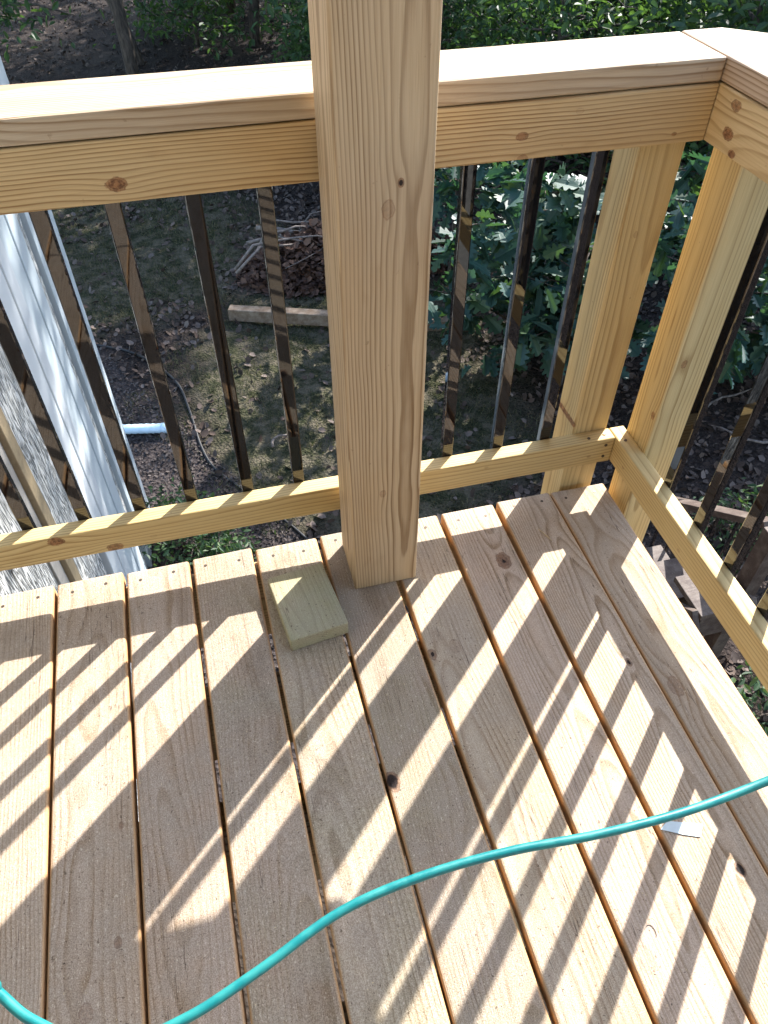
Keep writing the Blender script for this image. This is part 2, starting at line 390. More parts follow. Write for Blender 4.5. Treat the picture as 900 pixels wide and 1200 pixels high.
board('bottom_rail', rail, 'x_front', ((XL + XR - .001) / 2, YR + .019, (LRB + LRT) / 2), (XR - .001 - XL, LRT - LRB, .038), seed=112, pith=(.05, -.04), tilt=.004, period=.0065, wob=.5, bev=.003,
      knots=kf([(66, 635, .0105, 1), (135, 641, .010, .9), (180, 628, .004, .3), (570, 548, .003, .5), (600, 560, .003, .5), (690, 535, .003, .7)], 1, YR), light=(.62, .475, .225), dark=(.33, .21, .075))
YB = YR + .038 + .0088
for x in [px(*q, 1, YB - .0085).x for q in ((29, 613), (96, 603), (162.5, 592), (223.5, 581), (290, 570), (350, 561), (524.5, 530), (583.5, 520), (639, 511))] + [-.80 - .115 * i for i in range(9)]:
    link('baluster', bal_me, BLACK, rail, ori('z_front', Vector((x, YB, .525))))

side = empty('side_railing', (XR, 0, 0), 'pine railing with clipped outer cap corner running along the deck edge', 'railing')
# cap runs through past the back railing, outer corner sawn off
def cap_side():
    x0, x1, y0, y1 = XR, XR + .149, NEAR + .4, YR + .149
    c = .062
    P = [(x0, y0), (x1, y0), (x1, y1 - c), (x1 - c - .01, y1), (x0, y1)]
    ox, oy, oz = (x0 + x1) / 2, (y0 + y1) / 2, (URT + CAPT) / 2
    bm = bmesh.new(); h = (CAPT - URT - .001) / 2
    # local frame: X = world Y, Y = -world X
    b_ = [bm.verts.new((q[1] - oy, -(q[0] - ox), -h)) for q in P]; f = bm.faces.new(b_)
    e = bmesh.ops.extrude_face_region(bm, geom=[f]); [setattr(v, 'co', v.co + Vector((0, 0, 2 * h))) for v in e['geom'] if isinstance(v, bmesh.types.BMVert)]
    bmesh.ops.recalc_face_normals(bm, faces=bm.faces[:])
    bmesh.ops.bevel(bm, geom=bm.edges[:], offset=.004, segments=2, profile=.5, affect='EDGES')
    me = bpy.data.meshes.new('cap'); bm.to_mesh(me); bm.free()
    return link('cap_board', me, wood('wood_cap_side', seed=121, pith=(.02, -.07), light=(.50, .385, .28), dark=(.26, .17, .09), contrast=1.0), side, ori('y_up', Vector((ox, oy, oz + .0015))))
cap_side()
ys0, ys1 = NEAR + .4, YR + .038
board('top_rail', side, 'y_side', (XR + .019, (ys0 + ys1) / 2, (URB + URT) / 2), (ys1 - ys0, URT - URB, .038), seed=122, pith=(.02, -.06), period=.007, wob=.6, bev=.003,
      knots=kf([(853, 157, .0085, 1), (863, 124, .008, .9), (857, 181, .0055, 1)], 0, XR), light=(.64, .495, .28), dark=(.36, .23, .095))
board('bottom_rail', side, 'y_side', (XR + .019, (ys0 + ys1) / 2, (LRB + LRT) / 2), (ys1 - ys0, LRT - LRB, .038), seed=123, pith=(.04, -.05), period=.007, wob=.5, bev=.003,
      knots=kf([(795, 645, .003, .6), (730, 548, .003, .6)], 0, XR), light=(.62, .475, .225), dark=(.34, .22, .08))
Ymid = px(868, 197.5, 0, XR + .038).y
yb0 = [px(a, b, 0, XR + .044).y for a, b in ((791, 549), (820, 612), (868, 661))]
ybs = [Ymid - .018 - .115 * i for i in range(28)]
ybs = [yb0[0]] + [yb0[1] - .115 * i for i in range(27)]
for y in ybs:
    if y < NEAR + .5: break
    link('baluster', bal_me, BLACK, side, ori('y_side', Vector((XR + .038 + .0088, y, .525))) @ Matrix.Rotation(PI / 2, 4, 'Z'))
PW = .0885
for lab, x, y, sd in (('square pine corner post bolted outside the back railing, beside the last baluster', .5829, YR + .038, 131), ('square pine corner post bolted outside the side railing', XR + .038, Ymid, 132)):
    e = empty('railing_post', (x + PW / 2, y + PW / 2, -.35), lab, 'post', 'corner posts of the railing')
    kk = kf([(672, 499, .005, 1), (745, 275, .004, .5)], 1, y) if sd == 131 else [(px(802, 427, 1, y), .006, 'z', .8), (px(765, 487, 0, x), .006, 'y', .9), (px(757, 590, 0, x), .004, 'y', .7)]
    board('post_shaft', e, 'z_front', (x + PW / 2, y + PW / 2, (URT - .35) / 2), (URT + .35, PW, PW), bev=.004, seed=sd, pith=((-.025, -.03) if sd == 131 else (.02, .0)), tilt=.008, period=.0058,
          wob=.4, knots=kk, light=(.61, .47, .24), dark=(.32, .205, .08))

# fixings
for par, q in ((rail, px(708, 509, 2, LRT)), (rail, px(690, 514, 2, LRT)), (side, px(733, 516, 2, LRT))):
    link('screw', screw_me, None, par, Matrix.Translation((q.x, q.y, LRT + .0006)))
for par, x, z in ((rail, .655, LRB + .02), (rail, .655, LRB + .055)):
    link('screw', screw_me, None, par, Matrix.Translation((x, YR - .0006, z)) @ Matrix.Rotation(PI / 2, 4, 'X'))

# ------------------------------------------------------------------ porch roof carried by the post, house behind the viewer
roof = empty('porch_roof', (-1, -1.7, 2.6), 'wooden porch roof carried on the tall square post above the deck', 'roof')
RW = wood('wood_roof', seed=170, **RAIL)
board('roof_beam', roof, 'x_front', (-.62, .07, 2.702), (2.9, .2, .09), mat=RW)
board('roof_beam', roof, 'y_side', (.76, -1.75, 2.702), (3.5, .2, .09), mat=RW)
for i in range(20):
    board('soffit_board', roof, 'x_up', (-.6, .28 - .2 * i, 2.815), (3.1, .197, .02), mat=RW)
board('roof_deck', roof, 'x_up', (-.6, -1.65, 2.87), (3.2, 4.2, .06), mat=plain('shingles', (.08, .075, .07), .9))
rear = empty('rear_house_wall', (-.6, -3.8, GZ), 'pale panel siding of the house wall behind the deck', 'house wall')
board('wall_core', rear, 'x_front', (-.6, -3.80, -.1), (5.2, 6.0, .12), mat=plain('sheathing_rear', (.25, .25, .24), .8))

# ------------------------------------------------------------------ things on the deck
A = [px(312, 677, 2, .038), px(377, 657, 2, .038), px(409, 736, 2, .038), px(341, 749, 2, .038)]
bc = (A[0] + A[1] + A[2] + A[3]) / 4
blk = board('wood_offcut', None, 'y_up', (bc.x, bc.y, .0195), (.176, .126, .038), yaw=math.radians(7.5), bev=.003, seed=141, pith=(.02, -.05), light=(.45, .42, .25), dark=(.28, .25, .13),
            weather=.5, green=.35, contrast=.6)
tag(blk, 'short greenish offcut of pressure treated plank lying on the deck beside the tall post', 'wood block')
TEAL = NT('teal_plastic')
_t = TEAL.noise(TEAL.n('ShaderNodeTexCoord').outputs['Object'], 60, 3)
TEAL.set(Base_Color=TEAL.mix(TEAL.mapr(_t, .4, .65), (.005, .23, .24), (.015, .29, .28)), Roughness=TEAL.mapr(_t, .3, .7, .34, .55))
TEAL.b.inputs['Transmission Weight'].default_value = .35
TEAL.b.inputs['Subsurface Weight'].default_value = .25; TEAL.b.inputs['Subsurface Radius'].default_value = (.002, .006, .006); TEAL.b.inputs['Subsurface Scale'].default_value = 1
HZ = .60
hp = [(-1.6, .0, .0055), (-1.3, -.15, .0055), (-1.05, -.36, .10), (-.80, -.58, .36), (-.62, -.70, .52)] + [tuple(px(a, b, 2, HZ)) for a, b in
     ((-25, 1145), (0, 1165), (40, 1197), (125, 1228), (215, 1195), (300, 1140), (400, 1068), (500, 1025), (600, 997), (700, 978), (800, 952), (900, 915))] + \
     [(.36, -.79, .65), (.48, -.80, .76), (.60, -.80, .91), (.68, -.80, CAPT + .006), (.75, -.80, CAPT + .0065), (.81, -.80, CAPT + .004), (.836, -.80, .93), (.84, -.80, .6), (.845, -.82, -.5), (.86, -.8, -2.0), (1.0, -.7, -2.86), (1.6, -.4, -2.87)]
hose = link('air_hose', tube_mesh(smooth_path(hp, 10), .0043, 14), TEAL.m)
tag(hose, 'thin teal plastic hose hanging in a loose curve across the deck', 'hose')
def slab(name, pts, th, mat, label, cat):
    bm = bmesh.new(); vs = [bm.verts.new(p) for p in pts]; f = bm.faces.new(vs)
    if f.normal.z < 0: f.normal_flip()
    e = bmesh.ops.extrude_face_region(bm, geom=[f])
    for v in e['geom']:
        if isinstance(v, bmesh.types.BMVert): v.co.z += th
    bmesh.ops.recalc_face_normals(bm, faces=bm.faces[:])
    me = bpy.data.meshes.new(name); bm.to_mesh(me); bm.free()
    return tag(link(name, me, mat), label, cat)
slab('paper_tag', [px(a, b, 2, .0012) for a, b in ((774, 972), (782, 962), (823, 966), (821, 981), (800, 978))], .0006, plain('tag_paper', (.62, .74, .78), .5, var=.05), 'small torn white paper tag lying on a deck plank under the hose', 'tag')
p0_, p1_ = px(631, 620, 2, .002), px(647, 634, 2, .003)
tag(link('wood_splinter', tube_mesh([p0_, (p0_ * .4 + p1_ * .6) + Vector((0, 0, .0015)), p1_], [.0012, .0016, .0006], 6), plain('splinter', (.62, .46, .26), .7)), 'thin pale wood splinter on a shaded plank near the corner post', 'splinter')
# wood chip curl by the right hand gap
cc = px(766, 1085, 2, .004)
tag(link('wood_shaving', tube_mesh([cc + Vector((.006 * math.cos(t), .011 * math.sin(t), .002 + .001 * t)) for t in np.linspace(-1.2, 2.2, 14)], .0008, 6), plain('shaving', (.66, .5, .27), .7)), 'curled pale wood shaving caught on a plank gap', 'shaving')
# sawdust and tiny chips
def bits(name, n, reg, size, mat, label, zf=None):
    V = []; F = []
    for i in range(n):
        x, y = reg()
        s = size * rnd.uniform(.5, 1.6); a = rnd.uniform(0, 2 * PI); z = .0012 if zf is None else zf(x, y)
        w = s * rnd.uniform(.2, .5); k = len(V); tz = rnd.uniform(-.2, .2) * s
        ca, sa = math.cos(a), math.sin(a)
        for u, v, h in ((-1, -1, -tz), (1, -1, tz), (1, 1, tz + w * .3), (-1, 1, -tz + w * .3)):
            V.append((x + u * s * ca - v * w * sa, y + u * s * sa + v * w * ca, z + abs(h)))
        F.append((k, k + 1, k + 2, k + 3))
    me = bpy.data.meshes.new(name); me.from_pydata(V, [], F)
    o = link(name, me, mat); tag(o, label, name.replace('_', ' '), kind='stuff'); return o
def onboard(yfar, ynear):
    def f():
        while 1:
            x = rnd.uniform(-.75, .68); y = rnd.uniform(ynear, yfar)
            if min(abs(x - g - d_ * (YE - y)) for g, d_ in zip(far, drift)) > .010: return x, y
    return f
saw = island_mat('sawdust_flakes', [(.72, .58, .36), (.62, .46, .26), (.78, .66, .46), (.40, .28, .15)], .8)
bits('sawdust', 1500, onboard(.16, -1.0), .0009, saw, 'fine pale sawdust specks scattered over the deck planks')
bits('bark_crumbs', 130, onboard(.16, -1.0), .0011, plain('crumbs', (.05, .035, .025), .9), 'tiny dark crumbs of bark scattered over the planks')

# ------------------------------------------------------------------ house wall on the left of the railing
XW = -1.0
house = empty('house_wall', (XW, 1.5, GZ), 'pale vertical panel siding of the house with ribbed light blue corner cladding', 'house wall')
def siding_mat():
    N = NT('embossed_siding'); tc = N.n('ShaderNodeTexCoord').outputs['Object']; x, y, z = N.sep(tc)
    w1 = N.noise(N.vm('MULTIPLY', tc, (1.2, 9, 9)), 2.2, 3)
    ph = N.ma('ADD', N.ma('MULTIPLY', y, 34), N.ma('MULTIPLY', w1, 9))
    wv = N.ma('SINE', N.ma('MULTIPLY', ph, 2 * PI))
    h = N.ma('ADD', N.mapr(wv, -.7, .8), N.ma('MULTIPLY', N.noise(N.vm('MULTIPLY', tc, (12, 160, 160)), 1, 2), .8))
    col = N.mix(N.mapr(wv, -.75, .1), (.10, .105, .105), (.46, .465, .45))  # emboss lines darkened in the colour, grazing-sun contrast painted in
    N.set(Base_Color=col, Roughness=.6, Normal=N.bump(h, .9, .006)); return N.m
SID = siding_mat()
def vpanel(name, y0, y1, thick, mat, x_off=0.0, z1=2.2, bev=.004):
    return board(name, house, 'z_front', ((XW + x_off - thick / 2), (y0 + y1) / 2, (GZ + z1) / 2 - .05), (z1 - GZ + .1, y1 - y0, thick), mat=mat, bev=bev, yaw=PI / 2)
vpanel('wall_core', -1.4, 3.3, .12, plain('sheathing', (.30, .30, .29), .8), -.021, 2.19)
g = -1.4
k_ = 0
for y0, y1 in ((-1.4, -.75), (-.742, -.1), (-.092, .36), (.368, .815), (.823, 1.122), (1.315, 1.775)):
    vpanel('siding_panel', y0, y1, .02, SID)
TAN = plain('tan_trim', (.25, .195, .12), .6, var=.08)
vpanel('trim_shade_side', 1.126, 1.222, .03, plain('shaded_trim', (.27, .255, .235), .6, var=.06), .008)  # shaded side of the trim, painted grey as its own strip
vpanel('trim_board', 1.225, 1.311, .045, TAN, .03)
ALU = plain('pale_painted_metal', (.36, .41, .44), .38, var=.03, scale=2, spec=.5)
ALU_LIT = plain('sunlit_painted_metal', (.46, .49, .51), .36, var=.03, scale=2, spec=.5)  # lighter copy of the metal, sunlight on the first ribs put into the colour
edges = [1.79, 1.98, 2.12, 2.32, 2.5]
for i in range(len(edges) - 1):
    vpanel('cladding_rib', edges[i] + .002, edges[i + 1] - .002, .05, (ALU_LIT, ALU_LIT, ALU, ALU)[i], .03 + (.006 if i % 2 else 0), bev=.006)
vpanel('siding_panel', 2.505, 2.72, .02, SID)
vpanel('corner_trim', 2.73, 3.10, .05, ALU, .025)
vpanel('corner_trim', 3.105, 3.34, .06, ALU, .035)

# ------------------------------------------------------------------ things on the ground
def gz(x, y): return float(ground_h(np.float64(x), np.float64(y)))
def gp(a, b, dz=0): 
    q = px(a, b, 2, GZ); q.z = gz(q.x, q.y) + dz; return q
q0, q1 = gp(100, 508, .045), gp(197, 503, .045)
PIPE = plain('pale_pipe_plastic', (.55, .68, .76), .45, var=.05)
dp = empty('drain_pipe', tuple(q0), 'short pale blue drain pipe lying on the mulch beside the house', 'pipe')
pts = [q0 + (q1 - q0) * t for t in np.linspace(0, 1, 40)]
link('pipe_body', tube_mesh([q - q0 for q in pts], [.042 + .0025 * math.sin(i * 2.2) for i in range(40)], 16), PIPE, dp, Matrix.Translation(q0))
link('pipe_collar', tube_mesh([(q1 - q0) * .93, (q1 - q0) * 1.0], .048, 16), PIPE, dp, Matrix.Translation(q0))
RUB = plain('black_rubber', (.018, .017, .017), .6)
tag(link('soaker_hose', tube_mesh(smooth_path([gp(*q, .012) for q in ((60, 395), (112, 406), (160, 418), (205, 447), (222, 480), (235, 520), (252, 546), (290, 574), (350, 620), (400, 670))], 8), .011, 8), RUB), 'thin black hose edging the mulch bed on the ground', 'hose')
# landscape timber
t0, t1 = gp(270, 372, .06), gp(528, 386, .06)
tm = (t0 + t1) / 2; tv = t1 - t0; tn = Vector((tv.x, tv.y, 0))
TIM = dict(light=(.13, .08, .046), dark=(.075, .046, .025), weather=.5)
tb = empty('garden_timber', (tm.x, tm.y, GZ), 'weathered timber edging lying on the ground in front of the brush pile', 'timber')
cut = .58
for j, (s0, s1) in enumerate(((0, cut), (cut + .004, 1.1))):
    m_ = t0 + tv * (s0 + s1) / 2
    link('timber_beam', box_mesh(tn.length * (s1 - s0), .11, .13, .008), wood('wood_timber', seed=150 + j, **TIM), tb, Matrix.Translation((m_.x, m_.y, GZ + .055)) @ Matrix.Rotation(math.atan2(tv.y, tv.x), 4, 'Z'))
# lower staircase seen past the deck edge
STW = dict(light=(.05, .028, .022), dark=(.032, .018, .014), weather=.25)
st = empty('lower_staircase', (1.95, .9, GZ), 'reddish wooden stairs with black balusters below the deck edge', 'stairs')
sm = wood('wood_stairs', seed=160, **STW)
for i in range(5):
    y = .78 + .25 * i; z = -1.85 - .19 * i
    board('tread', st, 'x_up', (2.10, y + .13, z), (.30, .27, .036), mat=sm)
    board('riser', st, 'x_front', (2.10, y + .005, z - .105), (.28, .17, .018), mat=sm)
for x in (1.93, 2.27):
    link('stringer', box_mesh(1.7, .22, .036, .003), sm, st, Matrix.Translation((x, 1.42, -2.42)) @ ORI['y_side'].to_4x4() @ Matrix.Rotation(math.radians(37.2), 4, 'Z'))
link('handrail', box_mesh(1.3, .09, .036, .003), sm, st, Matrix.Translation((2.335, 1.5, -1.84)) @ ORI['y_up'].to_4x4() @ Matrix.Rotation(math.radians(37.2), 4, 'Y'))
for j in range(8):
    y = 1.03 + j * .135; zt = -1.84 - (y - 1.5) * .76
    link('baluster', box_mesh(.66, .02, .012, .002), BLACK, st, ori('z_front', Vector((2.33, y, zt - .36))))
board('newel_post', st, 'z_front', (2.33, .93, -2.2), (1.5, .09, .09), mat=sm)

# ------------------------------------------------------------------ vegetation: leaf shapes
def oak_outline():
    R_ = [(0, .0), (.025, .08), (.07, .16), (.17, .19), (.21, .24), (.16, .29), (.11, .33), (.22, .39), (.32, .43), (.33, .50), (.22, .53), (.14, .56), (.24, .62), (.34, .68), (.33, .75), (.21, .76), (.15, .78), (.20, .86), (.17, .93), (.08, .96), (0, 1.0)]
    return R_
OAK = oak_outline()
def leaf_arrays(kind):
    """verts (length 1 along +Y, slightly folded and drooping) and faces"""
    V = []; F = []
    if kind == 'oak':
        n = len(OAK)
        for s in (1, -1):
            k = len(V)
            for u, v in OAK: V.append((s * u, v, .22 * u - .25 * (v - .4) ** 2))
            F.append(tuple(range(k, k + n)) if s == 1 else tuple(range(k + n - 1, k - 1, -1)))
    elif kind == 'oval':
        O = [(0, 0), (.16, .2), (.24, .5), (.14, .8), (0, 1)]
        for s in (1, -1):
            k = len(V)
            for u, v in O: V.append((s * u, v, .3 * u - .2 * (v - .4) ** 2))
            F.append(tuple(range(k, k + 5)) if s == 1 else tuple(range(k + 4, k - 1, -1)))
    else:   # 'dead': curled
        for u, v, w in ((-.3, .1, .12), (0, 0, 0), (.3, .15, .15), (-.34, .6, .2), (0, .5, .03), (.33, .65, .1), (0, 1, .16)): V.append((u, v, w))
        F = [(0, 1, 4, 3), (1, 2, 5, 4), (3, 4, 6), (4, 5, 6)]
    return np.array(V), F
def scatter(name, kind, pos, size, rots, mat):
    """one mesh of many leaves; rots = (n,3,3)"""
    V, F = leaf_arrays(kind); n = len(pos); nv = len(V)
    P = np.einsum('nij,vj->nvi', rots, V) * size[:, None, None] + pos[:, None, :]
    lt = np.array([len(f) for f in F]); loops = np.concatenate([np.array(f) for f in F])
    L = (loops[None, :] + (np.arange(n) * nv)[:, None]).reshape(-1)
    tot = np.tile(lt, n); start = np.concatenate([[0], np.cumsum(tot)[:-1]])
    me = bpy.data.meshes.new(name)
    me.vertices.add(n * nv); me.vertices.foreach_set('co', P.reshape(-1).astype(np.float32))
    me.loops.add(len(L)); me.loops.foreach_set('vertex_index', L.astype(np.int32))
    me.polygons.add(len(tot)); me.polygons.foreach_set('loop_start', start.astype(np.int32)); me.polygons.foreach_set('loop_total', tot.astype(np.int32))
    me.update(calc_edges=True); me.validate()
    if mat: me.materials.append(mat)
    return me
def rand_rots(n, droop=.5, up=None):
    yaw = npr.uniform(0, 2 * PI, n); pit = npr.normal(-droop, .45, n); rol = npr.normal(0, .55, n)
    cy, sy, cp, sp, cr, sr = np.cos(yaw), np.sin(yaw), np.cos(pit), np.sin(pit), np.cos(rol), np.sin(rol)
    Z = np.zeros(n); O = np.ones(n)
    Rz = np.stack([np.stack([cy, -sy, Z], -1), np.stack([sy, cy, Z], -1), np.stack([Z, Z, O], -1)], 1)
    Rx = np.stack([np.stack([O, Z, Z], -1), np.stack([Z, cp, -sp], -1), np.stack([Z, sp, cp], -1)], 1)
    Ry = np.stack([np.stack([cr, Z, sr], -1), np.stack([Z, O, Z], -1), np.stack([-sr, Z, cr], -1)], 1)
    return Rz @ Rx @ Ry
BARK = NT('bark'); _tc = BARK.n('ShaderNodeTexCoord').outputs['Object']
_n = BARK.noise(BARK.vm('MULTIPLY', _tc, (14, 14, 3)), 2, 5, .65)
BARK.set(Base_Color=BARK.mix(BARK.mapr(_n, .3, .7), (.035, .026, .02), (.14, .11, .088)), Roughness=.95, Normal=BARK.bump(_n, 1, .03)); BARK = BARK.m
LEAF_OAK = island_mat('oak_leaf', [(.03, .078, .066), (.042, .098, .078), (.036, .088, .078), (.062, .11, .045), (.026, .064, .05)], .5, .28)
LEAF_A = island_mat('tree_leaf', [(.038, .075, .036), (.055, .105, .045), (.08, .135, .05), (.048, .092, .056)], .5, .42)
LEAF_B = island_mat('shrub_leaf', [(.03, .07, .035), (.05, .10, .045), (.09, .14, .05), (.035, .08, .05)], .5, .4)
DEAD = island_mat('dead_leaf', [(.058, .037, .028), (.10, .07, .055), (.15, .113, .095), (.038, .025, .019), (.072, .046, .033)], .85)
MULCH = island_mat('mulch_chip', [(.06, .048, .043), (.105, .085, .078), (.04, .032, .028), (.13, .105, .092)], .95)
GRASS = island_mat('grass_blade', [(.018, .032, .012), (.032, .047, .017), (.09, .085, .043), (.15, .13, .072), (.025, .037, .014)], .7, .2)
PILE = island_mat('pile_leaf', [(.085, .042, .028), (.13, .068, .044), (.05, .026, .019), (.16, .09, .06)], .85)

# litter, grass and mulch (too many to count)
def area_pts(n, x0, x1, y0, y1, keep=None):
    x = npr.uniform(x0, x1, n); y = npr.uniform(y0, y1, n)
    if keep is not None: k = keep(x, y); x, y = x[k], y[k]
    return np.stack([x, y, ground_h(x, y)], -1)
def in_lawn(x, y):
    w = .25 * np.sin(3 * x + 1) * np.cos(2.6 * y) + .15 * np.sin(7 * x + 4 * y)
    return (np.hypot((x - .9) / 1.65, (y - 4.6) / 2.1) + w < .95) | (np.hypot((x + 2) / 2.6, (y - 7.6) / 1.9) + w < .95)
def in_bed(x, y): return (x < -.42 - .52 * (y - 3.85)) & (y < 5.95)
def litter(name, P, smin, smax, kind, mat, label, lift=.008, flat=.1):
    n = len(P); s = npr.uniform(smin, smax, n); P = P.copy(); P[:, 2] += lift * npr.uniform(.2, 1.6, n)
    me = scatter(name, kind, P, s, rand_rots(n, -flat), None)
    return tag(link(name, me, mat), label, name.replace('_', ' '), kind='stuff')
P = np.concatenate([area_pts(26000, -4, 7, .5, 9, lambda x, y: ~in_lawn(x, y) & ~in_bed(x, y)), area_pts(26000, -8, 17, 8, 24),
                    area_pts(1500, -2, 3, 2, 9, in_lawn)])
litter('leaf_litter', P, .035, .085, 'dead', DEAD, 'dry brown fallen leaves covering the woodland ground')
litter('mulch', area_pts(16000, -1.9, .6, 1.6, 6, in_bed), .012, .035, 'dead', MULCH, 'grey brown mulch chips in the bed beside the house', .01)
def grass():
    P = area_pts(90000, -4.2, 2.8, 2.2, 9.2, in_lawn)
    cl = np.sin(P[:, 0] * 5.1 + 2) * np.sin(P[:, 1] * 4.3) + .6 * np.sin(P[:, 0] * 11 + P[:, 1] * 9)
    P = P[cl + npr.normal(0, .5, len(P)) > -.15]
    n = len(P); h = npr.uniform(.02, .06, n); a = npr.uniform(0, 2 * PI, n); w = .0035
    dx, dy = np.cos(a), np.sin(a); lean = npr.normal(0, .55, (n, 2)) * h[:, None]
    V = np.empty((n, 3, 3)); V[:, 0] = P + np.stack([dx * w, dy * w, 0 * dx], -1); V[:, 1] = P - np.stack([dx * w, dy * w, 0 * dx], -1)
    V[:, 2] = P + np.stack([lean[:, 0], lean[:, 1], h], -1)
    me = bpy.data.meshes.new('grass'); me.vertices.add(3 * n); me.vertices.foreach_set('co', V.reshape(-1).astype(np.float32))
    me.loops.add(3 * n); me.loops.foreach_set('vertex_index', np.arange(3 * n, dtype=np.int32))
    me.polygons.add(n); me.polygons.foreach_set('loop_start', (np.arange(n) * 3).astype(np.int32)); me.polygons.foreach_set('loop_total', np.full(n, 3, np.int32)); me.update(calc_edges=True)
    tag(link('lawn_grass', me, GRASS), 'thin patchy lawn grass, part green and part dry straw', 'grass', kind='stuff')
grass()

# brush pile: a heap of rusty leaves and bare branches
bpc = gp(345, 335)
def heap():
    n = 5200; a = npr.uniform(0, 2 * PI, n); r = np.sqrt(npr.uniform(0, 1, n)); h = .5 * (1 - r ** 1.6)
    x = bpc.x + .75 + r * np.cos(a) * 1.35; y = bpc.y + .35 + r * np.sin(a) * .62
    P = np.stack([x, y, ground_h(x, y) + h * npr.uniform(.25, 1.0, n)], -1)
    me = scatter('leaf_heap', 'dead', P, npr.uniform(.03, .12, n), rand_rots(n, .0), None)
    tag(link('leaf_heap', me, PILE), 'heap of rusty brown dead leaves behind the garden timber', 'leaf heap', kind='stuff')
heap()
TWIG = plain('dry_twig', (.20, .16, .135), .9, var=.2)
for i in range(26):
    a = rnd.uniform(-.5, .7) + (PI if rnd.random() < .3 else 0); L = rnd.uniform(.5, 1.3)
    c = Vector((bpc.x + .75 + rnd.uniform(-1.0, 1.1), bpc.y + .45 + rnd.uniform(-.4, .6), 0)); c.z = gz(c.x, c.y) + rnd.uniform(.12, .5)
    d = Vector((math.cos(a), math.sin(a), rnd.uniform(-.25, .25)))
    P_ = [c + d * L * (t - .5) + Vector((rnd.uniform(-.03, .03), rnd.uniform(-.03, .03), rnd.uniform(-.02, .03) - .1 * (t - .5) ** 2)) for t in np.linspace(0, 1, 6)]
    r0 = rnd.uniform(.008, .028)
    P_[0].z = min(P_[0].z, gz(P_[0].x, P_[0].y) + .3)
    tag(link('dead_branch', tube_mesh(P_, list(np.linspace(r0, r0 * .35, 6)), 6), TWIG), 'bare grey dead branch lying in the brush pile', 'branch', 'branches of the brush pile')
for (a, b), L, an in (((845, 478), .7, .4), ((600, 445), .6, 1.2), ((330, 515), .25, .8), ((865, 520), .5, 2.6)):
    c = gp(a, b, .03); d = Vector((math.cos(an), math.sin(an), 0))
    tag(link('fallen_stick', tube_mesh([c + d * L * (t - .5) + Vector((0, 0, rnd.uniform(-.005, .02))) + Vector((-d.y, d.x, 0)) * .05 * math.sin(5 * t) for t in np.linspace(0, 1, 7)], [.012, .012, .011, .01, .009, .007, .004], 6), TWIG),
        'thin fallen stick lying alone on the leaf litter', 'stick', 'sticks on the ground')

# saplings and shrubs
def limb_set(base, H, nb, spread, r0, r_, bend=.1, low=.2):
    """trunk polyline + limb polylines, returned as (points, radii)"""
    tr = [base + Vector((bend * H * math.sin(t * 2.2 + r_.random()) * .3, bend * H * t * .4 * r_.uniform(-1, 1), H * t)) for t in np.linspace(0, 1, 7)]
    out = [(tr, list(np.linspace(r0, r0 * .25, 7)))]
    for i in range(nb):
        t = low + (1 - low) * (i + r_.random()) / nb; k = min(5, int(t * 6)); p = tr[k].lerp(tr[k + 1], t * 6 - k)
        a = i * 2.4 + r_.uniform(-.4, .4); L = spread * (1.1 - .55 * t) * r_.uniform(.7, 1.15); up = r_.uniform(.05, .5)
        pts = [p + Vector((math.cos(a) * L * s, math.sin(a) * L * s, L * up * s - .25 * L * s * s)) + Vector([r_.uniform(-.04, .04) * L * s for _ in range(3)]) for s in np.linspace(0, 1, 6)]
        out.append((pts, list(np.linspace(r0 * .42, r0 * .08, 6))))
        for j in range(2):
            s = r_.uniform(.35, .8); q = pts[int(s * 5)]; a2 = a + r_.choice((-1, 1)) * r_.uniform(.5, 1.1); L2 = L * .5
            out.append(([q + Vector((math.cos(a2) * L2 * u, math.sin(a2) * L2 * u, L2 * .15 * u)) for u in np.linspace(0, 1, 4)], list(np.linspace(r0 * .2, r0 * .06, 4))))
    return out
def join_tubes(name, sets, n=6):
    V = []; F = []
    for pts, rad in sets:
        me = tube_mesh(pts, rad, n, cap=True); k = len(V); V += [tuple(v.co) for v in me.vertices]; F += [tuple(i + k for i in p.vertices) for p in me.polygons]
        bpy.data.meshes.remove(me)
    me = bpy.data.meshes.new(name); me.from_pydata(V, [], F)
    for p in me.polygons: p.use_smooth = True
    return me
def leaf_cloud(sets, n, jit, r_seed, first=1, from_t=.25):
    rg = np.random.default_rng(r_seed); sub = sets[first:]
    idx = rg.integers(0, len(sub), n); P = np.empty((n, 3))
    for q in range(n):
        pts = sub[idx[q]][0]; t = from_t + (1 - from_t) * rg.random() ** .8; f = t * (len(pts) - 1); k = min(len(pts) - 2, int(f))
        P[q] = pts[k].lerp(pts[k + 1], f - k)
    return P + rg.normal(0, jit, (n, 3))
oak_leaf_me = []
for v in range(4):
    V, F = leaf_arrays('oak'); V = V.copy(); V[:, 2] += .12 * (v - 1.5) * V[:, 1] ** 2; V[:, 0] *= .85 + .12 * v
    me = bpy.data.meshes.new('oak_leaf'); me.from_pydata(V.tolist(), [], F); me.materials.append(LEAF_OAK); oak_leaf_me.append(me)
